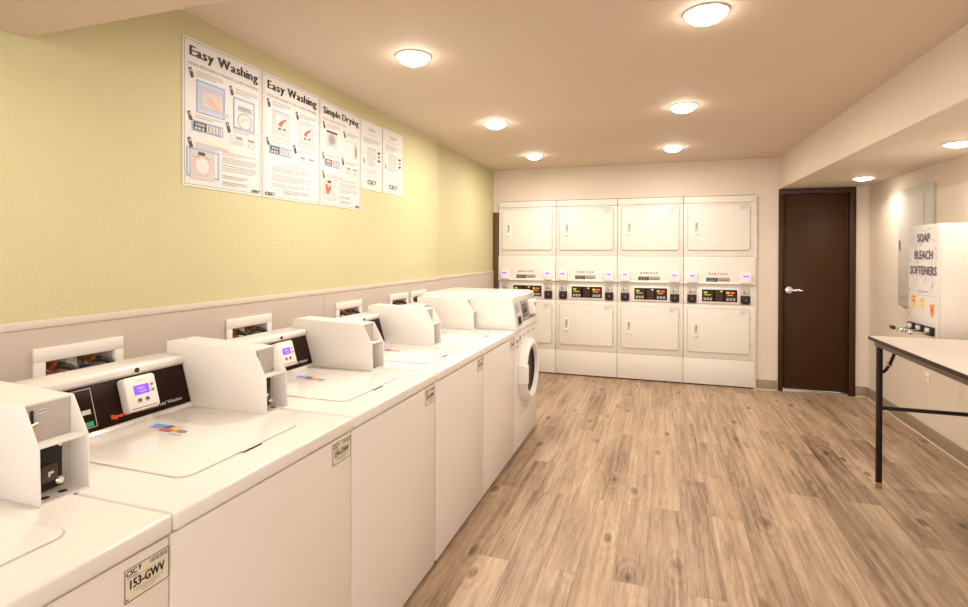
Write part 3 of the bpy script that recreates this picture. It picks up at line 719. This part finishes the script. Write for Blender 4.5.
# ------------------------------------------------------------------ stacked dryers
DW = .683; DH = 1.985; DY = 6.035
def dryer_proto():
    root = thing('stacked_dryer', '-', 'dryer', group='stacked dryers in the back wall')
    g = .0022
    U, W = V((1, 0, 0)), V((0, 0, 1))
    b = MB()
    b.box(g, DW - g, .004, .72, .012, 1.913, 'dryer_white', .002)
    b.box(.02, DW - .02, .03, .7, 0, .014, 'dark_base')
    cab = b.build('cabinet', root)
    b = MB(); b.box(g, DW - g, -.004, .10, 1.915, DH, 'dryer_white', .003); b.build('top_fascia', root)
    b = MB(); b.box(g, DW - g, -.001, .006, .014, .283, 'dryer_white', .002); b.box(g, DW - g, .0, .006, .283, .286, 'seam_light'); b.build('base_panel', root)
    b = MB(); b.box(g, DW - g, -.001, .006, .287, .853, 'dryer_white', .002); b.box(g, DW - g, .0, .006, .853, .856, 'seam_light'); b.build('lower_front_panel', root)
    b = MB(); b.box(g, DW - g, -.001, .006, 1.356, 1.911, 'dryer_white', .002); b.box(g, DW - g, .0005, .006, 1.353, 1.356, 'seam_light'); b.build('upper_front_panel', root)
    for nm, z0, z1, hz in (('upper_door', 1.415, 1.893, 1.65), ('lower_door', .346, .812, .575)):
        b = MB()
        b.extr(rrect_pts(.038, .640, z0, z1, .028), (0, -.001, 0), U, W, (0, -.0012, 0), 'seam')
        b.extr(rrect_pts(.042, .636, z0 + .004, z1 - .004, .026), (0, -.001, 0), U, W, (0, -.011, 0), 'dryer_white', .004, 3)
        d = b.build(nm, root)
        b = MB(); y = -.012
        b.extr(rrect_pts(.094, .152, hz - .075, hz + .075, .006), (0, y, 0), U, W, (0, -.004, 0), 'plastic_white', .0015)
        b.extr(rrect_pts(.108, .138, hz - .045, hz + .062, .004), (0, y - .004, 0), U, W, (0, -.0008, 0), 'recess_grey')
        b.extr(rrect_pts(.122, .138, hz + .0, hz + .062, .003), (0, y - .0048, 0), U, W, (0, -.0006, 0), 'seam')
        b.extr(rrect_pts(.108, .138, hz - .060, hz - .035, .004), (0, y - .004, 0), U, W, (0, -.012, 0), 'plastic_white', .002)
        b.build('door_handle', d)
        b = MB(); O = (0, y - .0004, 0)
        b.outline(O, U, W, .545, .618, z1 - .056, z1 - .012, .0022, 'print_light'); b.quad(O, U, W, .552, .61, z1 - .026, z1 - .018, 'print_faint'); b.quad(O, U, W, .552, .60, z1 - .040, z1 - .033, 'print_light'); b.quad(O, U, W, .552, .57, z1 - .050, z1 - .045, 'print_light')
        b.build('door_sticker', d, smooth=False)
        b = MB()
        for hzz in (z0 + .09, z1 - .09): MB().box(.637, .646, -.006, .0, hzz - .02, hzz + .02, 'seam_light', .001).build('hinge', d)
    b = MB(); b.extr([(.004, 1.352), (-.012, 1.350), (-.018, 1.33), (-.018, 1.092), (-.030, 1.080), (-.030, 1.066), (.004, 1.062)], (g, 0, 0), (0, 1, 0), (0, 0, 1), (DW - 2 * g, 0, 0), 'dryer_white', .002); mid = b.build('middle_fascia', root)
    b = MB(); O = V((0, -.0185, 0))
    for k, m in enumerate(('print_cardblue', 'print_grey', 'print_red', 'print_amber', 'print_light', 'print_light', 'print_grey')): b.quad(O, U, W, .245 + .027 * k, .262 + .027 * k, 1.163, 1.183, m)
    b.quad(O, U, W, .222, .335, 1.092, 1.134, 'print_dark'); b.quad(O, U, W, .338, .448, 1.096, 1.136, 'print_grey'); b.quad(O + V((0, -.0003, 0)), U, W, .235, .325, 1.118, 1.123, 'print_grey'); b.quad(O + V((0, -.0003, 0)), U, W, .235, .31, 1.104, 1.108, 'print_light')
    b.quad(O + V((0, -.0003, 0)), U, W, .345, .44, 1.122, 1.127, 'print_faint'); b.quad(O + V((0, -.0003, 0)), U, W, .345, .42, 1.106, 1.110, 'print_dark')
    b.build('payment_sticker', mid, smooth=False)
    for x in (.034, .545):
        b = MB(); b.extr(rrect_pts(x, x + .10, 1.082, 1.192, .010), (0, -.017, 0), U, W, (0, -.035, 0), 'plastic_white', .004); r = b.build('card_reader', root)
        b = MB(); b.quad((0, -.0525, 0), U, W, x + .024, x + .076, 1.142, 1.162, 'screen'); b.quad((0, -.0528, 0), U, W, x + .028, x + .044, 1.145, 1.158, 'screen_dim'); b.quad((0, -.0528, 0), U, W, x + .054, x + .070, 1.142, 1.156, 'screen_dim')
        b.build('screen', r, smooth=False)
        b = MB()
        for q in (.034, .064): b.cyl((x + q, -.051, 1.119), (x + q, -.0545, 1.119), .0055, 'screen_dim', seg=10)
        b.build('button', r)
    b = MB(); b.box(g, DW - g, -.001, .006, .857, 1.062, 'dryer_white', .001); band = b.build('control_band', root)
    b = MB(); b.box(.160, .533, -.012, .0, .868, 1.030, 'plastic_white', .004); b.box(.182, .520, -.0135, -.010, .884, 1.010, 'console_black', .001)
    O = V((0, -.0139, 0))
    b.quad(O, U, W, .19, .288, .892, 1.003, 'black_matte'); b.quad(O, U, W, .405, .512, .892, 1.003, 'black_matte'); b.quad(O, U, W, .312, .385, .888, 1.006, 'frame_brown')
    O = V((0, -.0142, 0))
    b.quad(O, U, W, .200, .235, .968, .988, 'led_green'); b.quad(O, U, W, .205, .270, .950, .958, 'led_amber')
    b.quad(O, U, W, .415, .445, .968, .988, 'led_amber'); b.quad(O, U, W, .455, .495, .970, .986, 'led_red'); b.quad(O, U, W, .425, .48, .950, .957, 'led_amber')
    for q in (.198, .418):
        for k in range(3): b.quad(O, U, W, q + .030 * k, q + .022 + .030 * k, .898, .924, 'print_light')
    b.quad(O, U, W, .36, .38, .985, 1.0, 'print_white')
    b.build('control_panel', band)
    for x in (.040, .553):
        b = MB(); b.box(x, x + .086, -.010, .0, .950, 1.042, 'recess_grey', .002); b.box(x + .028, x + .034, -.0115, -.009, .965, 1.005, 'black'); b.box(x + .034, x + .06, -.016, -.009, .985, 1.0, 'steel', .001); s = b.build('coin_slot', band)
        b = MB(); b.box(x - .002, x + .090, -.012, .0, .862, .952, 'black_matte', .003); b.extr(rrect_pts(x + .024, x + .066, .885, .93, .01), (0, -.012, 0), U, W, (0, -.016, 0), 'black', .003); b.quad((0, -.0285, 0), U, W, x + .042, x + .050, .902, .914, 'print_light')
        for q, r in ((.008, .872), (.080, .872)): b.cyl((x + q, -.011, r), (x + q, -.014, r), .004, 'steel', seg=8)
        b.build('coin_drawer', s)
    return root
dp = dryer_proto()
DL_ = ['stacked white dryer at the green wall, partly hidden behind the front load washer', 'second stacked white dryer from the green wall',
       'second stacked white dryer from the brown door', 'stacked white dryer at the end of the row closest to the brown door']
for i in range(4):
    d = dp if i == 0 else copy_tree(dp)
    d.location = (.024 + i * DW, DY, 0); d['label'] = DL_[i]

# ------------------------------------------------------------------ ceiling lights
def dome_proto():
    root = thing('ceiling_light', '-', 'ceiling light', group='domed downlights in the ceiling')
    b = MB(); b.lathe([(.070, -.001), (.088, -.001), (.089, -.003), (.086, -.006), (.074, -.006)], (0, 0, 0), (0, 0, 1), 'lamp_trim', 40, close=True); b.build('trim_ring', root)
    b = MB(); b.lathe([(.081, -.005), (.074, -.016), (.058, -.030), (.036, -.040), (0, -.044)], (0, 0, 0), (0, 0, 1), 'lamp_lens', 28); b.build('lens', root)
    return root
def flat_proto():
    root = thing('ceiling_light', '-', 'ceiling light', group='flush downlights in the bulkhead')
    b = MB(); b.lathe([(.070, -.001), (.088, -.001), (.089, -.004), (.084, -.008), (.074, -.008)], (0, 0, 0), (0, 0, 1), 'lamp_trim', 40, close=True); b.build('trim_ring', root)
    b = MB(); b.lathe([(.078, -.005), (.06, -.016), (.035, -.023), (0, -.026)], (0, 0, 0), (0, 0, 1), 'lamp_lens_small', 28); b.build('lens', root)
    return root
p = dome_proto()
spots = [(.672, 2.41, CEIL, 'dome ceiling light closest to the posters, in the row along the green wall'), (2.01, 2.34, CEIL, 'largest-looking dome ceiling light, in the row along the bulkhead'),
         (.660, 3.83, CEIL, 'middle glowing dome light of the row along the green wall'), (1.98, 3.765, CEIL, 'middle glowing dome light of the row along the bulkhead'),
         (.640, 5.20, CEIL, 'glowing dome light closest to the back wall in the row along the green wall'), (1.945, 5.19, CEIL, 'glowing dome light closest to the back wall in the row along the bulkhead')]
for i, (x, y, z, l) in enumerate(spots):
    o = p if i == 0 else copy_tree(p); o.location = (x, y, z); o['label'] = l
for o in [q for q in C.objects if q.name.startswith('ceiling_light')]:      # the lamp in each dome
    la = bpy.data.lights.new('lamp', 'AREA'); la.shape = 'DISK'; la.size = .08; la.energy = 7.6; la.color = (1., .895, .775)
    lo = bpy.data.objects.new('lamp', la); C.objects.link(lo); lo.parent = o; lo.location = (0, 0, -.046)
dome = p
p = flat_proto()
flats = [(3.50, 5.40, 'flush round bulkhead light just in front of the brown door', 'flush downlights in the bulkhead'), (3.515, 3.88, 'flush round bulkhead light above the soap vending machine', 'flush downlights in the bulkhead'),
         (3.50, 2.35, 'added unseen flush bulkhead light, third from the brown door', 'flush downlights in the bulkhead'),  # unseen bulkhead light, added to help light the room
         (.60, .86, 'domed light in the low ceiling over the washers, outside the frame', 'domed downlights in the low ceiling'), (2.0, .45, 'added unseen domed light in the low ceiling over the aisle', 'domed downlights in the low ceiling')]  # the aisle light is added out of view to brighten the near end
for i, (x, y, l, gname) in enumerate(flats):
    o = p if i == 0 else copy_tree(p if i < 3 else dome); o.location = (x, y, LOW if i < 3 else LOW - .008); o['label'] = l; o['group'] = gname

# ------------------------------------------------------------------ folding table
TX0, TX1, TY0, TY1, TZ = 3.035, 3.725, 1.98, 3.79, .893
t = thing('folding_table', 'folding table with beige laminate top and dark edge standing against the wall', 'table', (0, 0, 0))
b = MB(); b.box(TX0, TX1, TY0, TY1, TZ - .003, TZ, 'table_top', .001); b.box(TX0 - .003, TX1 + .003, TY0 - .003, TY1 + .003, TZ - .022, TZ - .002, 'table_edge', .003); b.build('tabletop', t)
b = MB(); q = .022
for x0, x1, y0, y1 in ((TX0 + q, TX0 + q + .02, TY0 + q, TY1 - q), (TX1 - q - .02, TX1 - q, TY0 + q, TY1 - q), (TX0 + q + .02, TX1 - q - .02, TY0 + q, TY0 + q + .02), (TX0 + q + .02, TX1 - q - .02, TY1 - q - .02, TY1 - q)):
    b.box(x0, x1, y0, y1, TZ - .055, TZ - .0215, 'table_apron', .002)
b.build('apron', t)
LXS = (TX0 + .040, TX1 - .06)
for ly, sgn in ((TY1 - .048, -1), (TY0 + .055, 1)):
    for lx in LXS:
        b = MB(); b.box(lx - .014, lx + .014, ly - .014, ly + .014, .03, TZ - .03, 'table_leg', .004); lg = b.build('leg', t)
        b = MB(); b.box(lx - .0145, lx + .0145, ly - .0145, ly + .0145, 0, .034, 'leg_foot', .003); b.build('leg_tip', lg)
    b = MB(); b.box(LXS[0] + .013, LXS[1] - .013, ly - .010, ly + .010, .465, .485, 'table_leg', .003); b.build('stretcher', t)
    for lx in (LXS[0] + .02, LXS[1] - .02):
        b = MB(); pts = [(lx, ly, TZ - .205), (lx, ly + sgn * .05, TZ - .175), (lx, ly + sgn * .12, TZ - .11), (lx, ly + sgn * .17, TZ - .045)]
        b.tube(pts, .009, 'table_leg', 8); b.cyl((lx - .012, ly + sgn * .085, TZ - .143), (lx + .012, ly + sgn * .085, TZ - .143), .011, 'steel', seg=10)
        b.cyl((LXS[0] if lx < 3.3 else LXS[1], ly, TZ - .205), (lx, ly, TZ - .205), .008, 'table_leg', seg=8); b.build('folding_brace', t)

# ------------------------------------------------------------------ soap vending machine
MX, MY0, MY1, MZ0, MZ1 = 3.425, 3.905, 4.31, .868, 1.573
s = thing('vending_machine', 'white wall-mounted vending machine lettered SOAP BLEACH SOFTENERS', 'vending machine', (MX, MY1, MZ0))
mw, mh, md = MY1 - MY0, MZ1 - MZ0, RIGHT - MX
b = MB(); b.box(.012, md, -mw, 0, 0, mh, 'machine_white', .006); b.build('case', s)
b = MB(); b.box(0, .014, -mw + .002, -.002, .008, mh - .002, 'machine_front', .003); fr = b.build('front_panel', s)
U, W = V((0, -1, 0)), V((0, 0, 1)); O = V((-.0006, 0, 0))
b = MB()
def MT(sx, a0, a1, c0, c1):
    b.text(sx, O - V((.0008, 0, 0)), U, W, a0 * mw, a1 * mw, mh * (1 - c1), mh * (1 - c0), 'print_violet', .0048)
MT('SOAP', .33, .74, .08, .155); MT('BLEACH', .23, .83, .235, .31); MT('SOFTENERS', .07, .95, .375, .45)
rs = random.Random(3)
for k in range(70):
    q = rs.random() * 6.283; r0 = .09 + .15 * rs.random(); cx, cy = .52 * mw, mh * (1 - .30); L_ = .03 + .05 * rs.random()
    x, y = cx + r0 * math.cos(q) * .75, cy + r0 * math.sin(q) * 1.0
    tx, ty = -math.sin(q + .5), math.cos(q + .5); wd = .0025 + .003 * rs.random()
    b.poly(O - V((.0001 + .000004 * k, 0, 0)), U, W, [(x - tx * L_ / 2, y - ty * L_ / 2), (x + ty * wd, y - tx * wd), (x + tx * L_ / 2, y + ty * L_ / 2), (x - ty * wd, y + tx * wd)], 'print_mist' if k % 3 else 'print_paleblue')
b.text('Vend Instructions', O, U, W, .32 * mw, .70 * mw, mh * (1 - .607), mh * (1 - .590), 'print_violet')
for a, c, top, bot in ((.20, .70, 'print_orange', 'print_amber'), (.50, .715, 'print_amber', 'print_yellow'), (.82, .755, 'print_orange', 'print_orange')):
    x, z = a * mw, mh * (1 - c)
    b.poly(O, U, W, [(x - .026, z + .03), (x + .026, z + .03), (x + .022, z - .018), (x + .014, z - .040), (x - .014, z - .040), (x - .022, z - .018)], bot)
    b.quad(O - V((.0004, 0, 0)), U, W, x - .027, x + .027, z + .020, z + .036, top); b.quad(O - V((.0004, 0, 0)), U, W, x - .012, x + .012, z - .006, z + .012, 'print_red' if top == 'print_orange' else 'print_white')
b.quad(O, U, W, .25 * mw, .95 * mw, mh * (1 - .635), mh * (1 - .632), 'print_light')
b.build('printing', fr, smooth=False)
b = MB()
for c in (.32, .60, .82): b.cyl((.003, -.025, mh * (1 - c)), (-.004, -.025, mh * (1 - c)), .0085, 'steel', seg=14)
b.build('panel_lock', fr)
for k in range(3):
    yy = -mw * (.20 + .30 * k)
    b = MB(); b.box(-.022, .0, yy - .045, yy + .045, .018, .070, 'black_matte', .003); b.box(-.026, -.018, yy - .03, yy + .03, .036, .064, 'steel', .002)
    b.box(-.115, -.02, yy - .022, yy + .022, .028, .036, 'chrome', .002); b.box(-.125, -.108, yy - .030, yy + .030, .020, .044, 'black' if k == 0 else 'chrome', .004); b.quad((-.0265, yy, .05), (0, -1, 0), (0, 0, 1), -.022, .022, -.008, .010, 'print_white')
    b.build('coin_slide', s)

# ------------------------------------------------------------------ electrical panel, outlet
e = thing('electrical_panel', 'grey metal electrical panel on the wall behind the vending machine', 'electrical panel', (RIGHT - .001, 5.035, .94))
b = MB(); b.box(-.030, 0, -.292, .270, .02, .978, 'panel_grey', .003); b.build('panel_cover', e)
b = MB(); b.box(-.0335, -.029, -.195, .235, .10, .90, 'seam_light', .001); b.box(-.038, -.033, -.192, .232, .103, .897, 'panel_grey', .002); dr = b.build('panel_door', e)
b = MB(); b.box(-.044, -.0375, .19, .215, .48, .56, 'steel', .002); b.build('latch', dr)
o = thing('wall_outlet', 'white wall outlet low on the wall under the folding table', 'outlet', (RIGHT, 4.855, .44))
b = MB(); b.box(-.006, 0, -.040, .040, -.058, .058, 'outlet_white', .003); b.build('cover_plate', o)
b = MB()
for z in (-.022, .022):
    b.extr(rrect_pts(-.017, .017, z - .014, z + .014, .009), (-.006, 0, 0), (0, -1, 0), (0, 0, 1), (-.002, 0, 0), 'outlet_white', .0006)
    b.box(-.0085, -.0075, -.009, -.006, z - .004, z + .006, 'print_dark'); b.box(-.0085, -.0075, .006, .009, z - .004, z + .006, 'print_dark')
b.build('socket', o)

# ------------------------------------------------------------------ world, camera, colour management
for o in [q for q in C.objects if q.get('group') == 'flush downlights in the bulkhead']:      # the lamp behind each flush lens
    la = bpy.data.lights.new('lamp', 'AREA'); la.shape = 'DISK'; la.size = .12; la.energy = 2.2; la.color = (1., .895, .775); la.spread = math.radians(140)
    lo = bpy.data.objects.new('lamp', la); C.objects.link(lo); lo.parent = o; lo.location = (0, 0, -.028)
for o in [q for q in C.objects]:                                   # the two lower fixtures carry weaker lamps
    if o.type == 'LIGHT' and o.parent['group'] == 'domed downlights in the low ceiling': o.data = o.data.copy(); o.data.energy = 1.6
sc = bpy.context.scene
w = bpy.data.worlds.new('world'); sc.world = w; w.use_nodes = True
w.node_tree.nodes['Background'].inputs[0].default_value = (1., .94, .87, 1); w.node_tree.nodes['Background'].inputs[1].default_value = 2.1

f, yaw, pit, rol, cy = 530.542, 18.394, -.256, .19, 255.107
q = __import__('math').radians
fwd = V((-math.sin(q(yaw)) * math.cos(q(pit)), math.cos(q(yaw)) * math.cos(q(pit)), math.sin(q(pit))))
rt = V((math.cos(q(yaw)), math.sin(q(yaw)), 0)); up = rt.cross(fwd)
r2 = rt * math.cos(q(rol)) + up * math.sin(q(rol)); u2 = -rt * math.sin(q(rol)) + up * math.cos(q(rol))
cam = bpy.data.cameras.new('camera'); co = bpy.data.objects.new('camera', cam); C.objects.link(co)
M = Matrix((r2, u2, -fwd)).transposed().to_4x4(); M.translation = V((1.840, .019, 1.386)); co.matrix_world = M
cam.sensor_fit = 'HORIZONTAL'; cam.sensor_width = 36.; cam.lens = f / 968 * 36.; cam.shift_x = 0.; cam.shift_y = -(303.5 - cy) / 968
cam.clip_start = .02; cam.clip_end = 60
sc.camera = co
sc.view_settings.view_transform = 'Standard'; sc.view_settings.look = 'None'; sc.view_settings.gamma = 1.; sc.view_settings.exposure = .86; sc.view_settings.use_curve_mapping = False
sc.cycles.max_bounces = 10; sc.cycles.diffuse_bounces = 6
sc.cycles.use_denoising = True
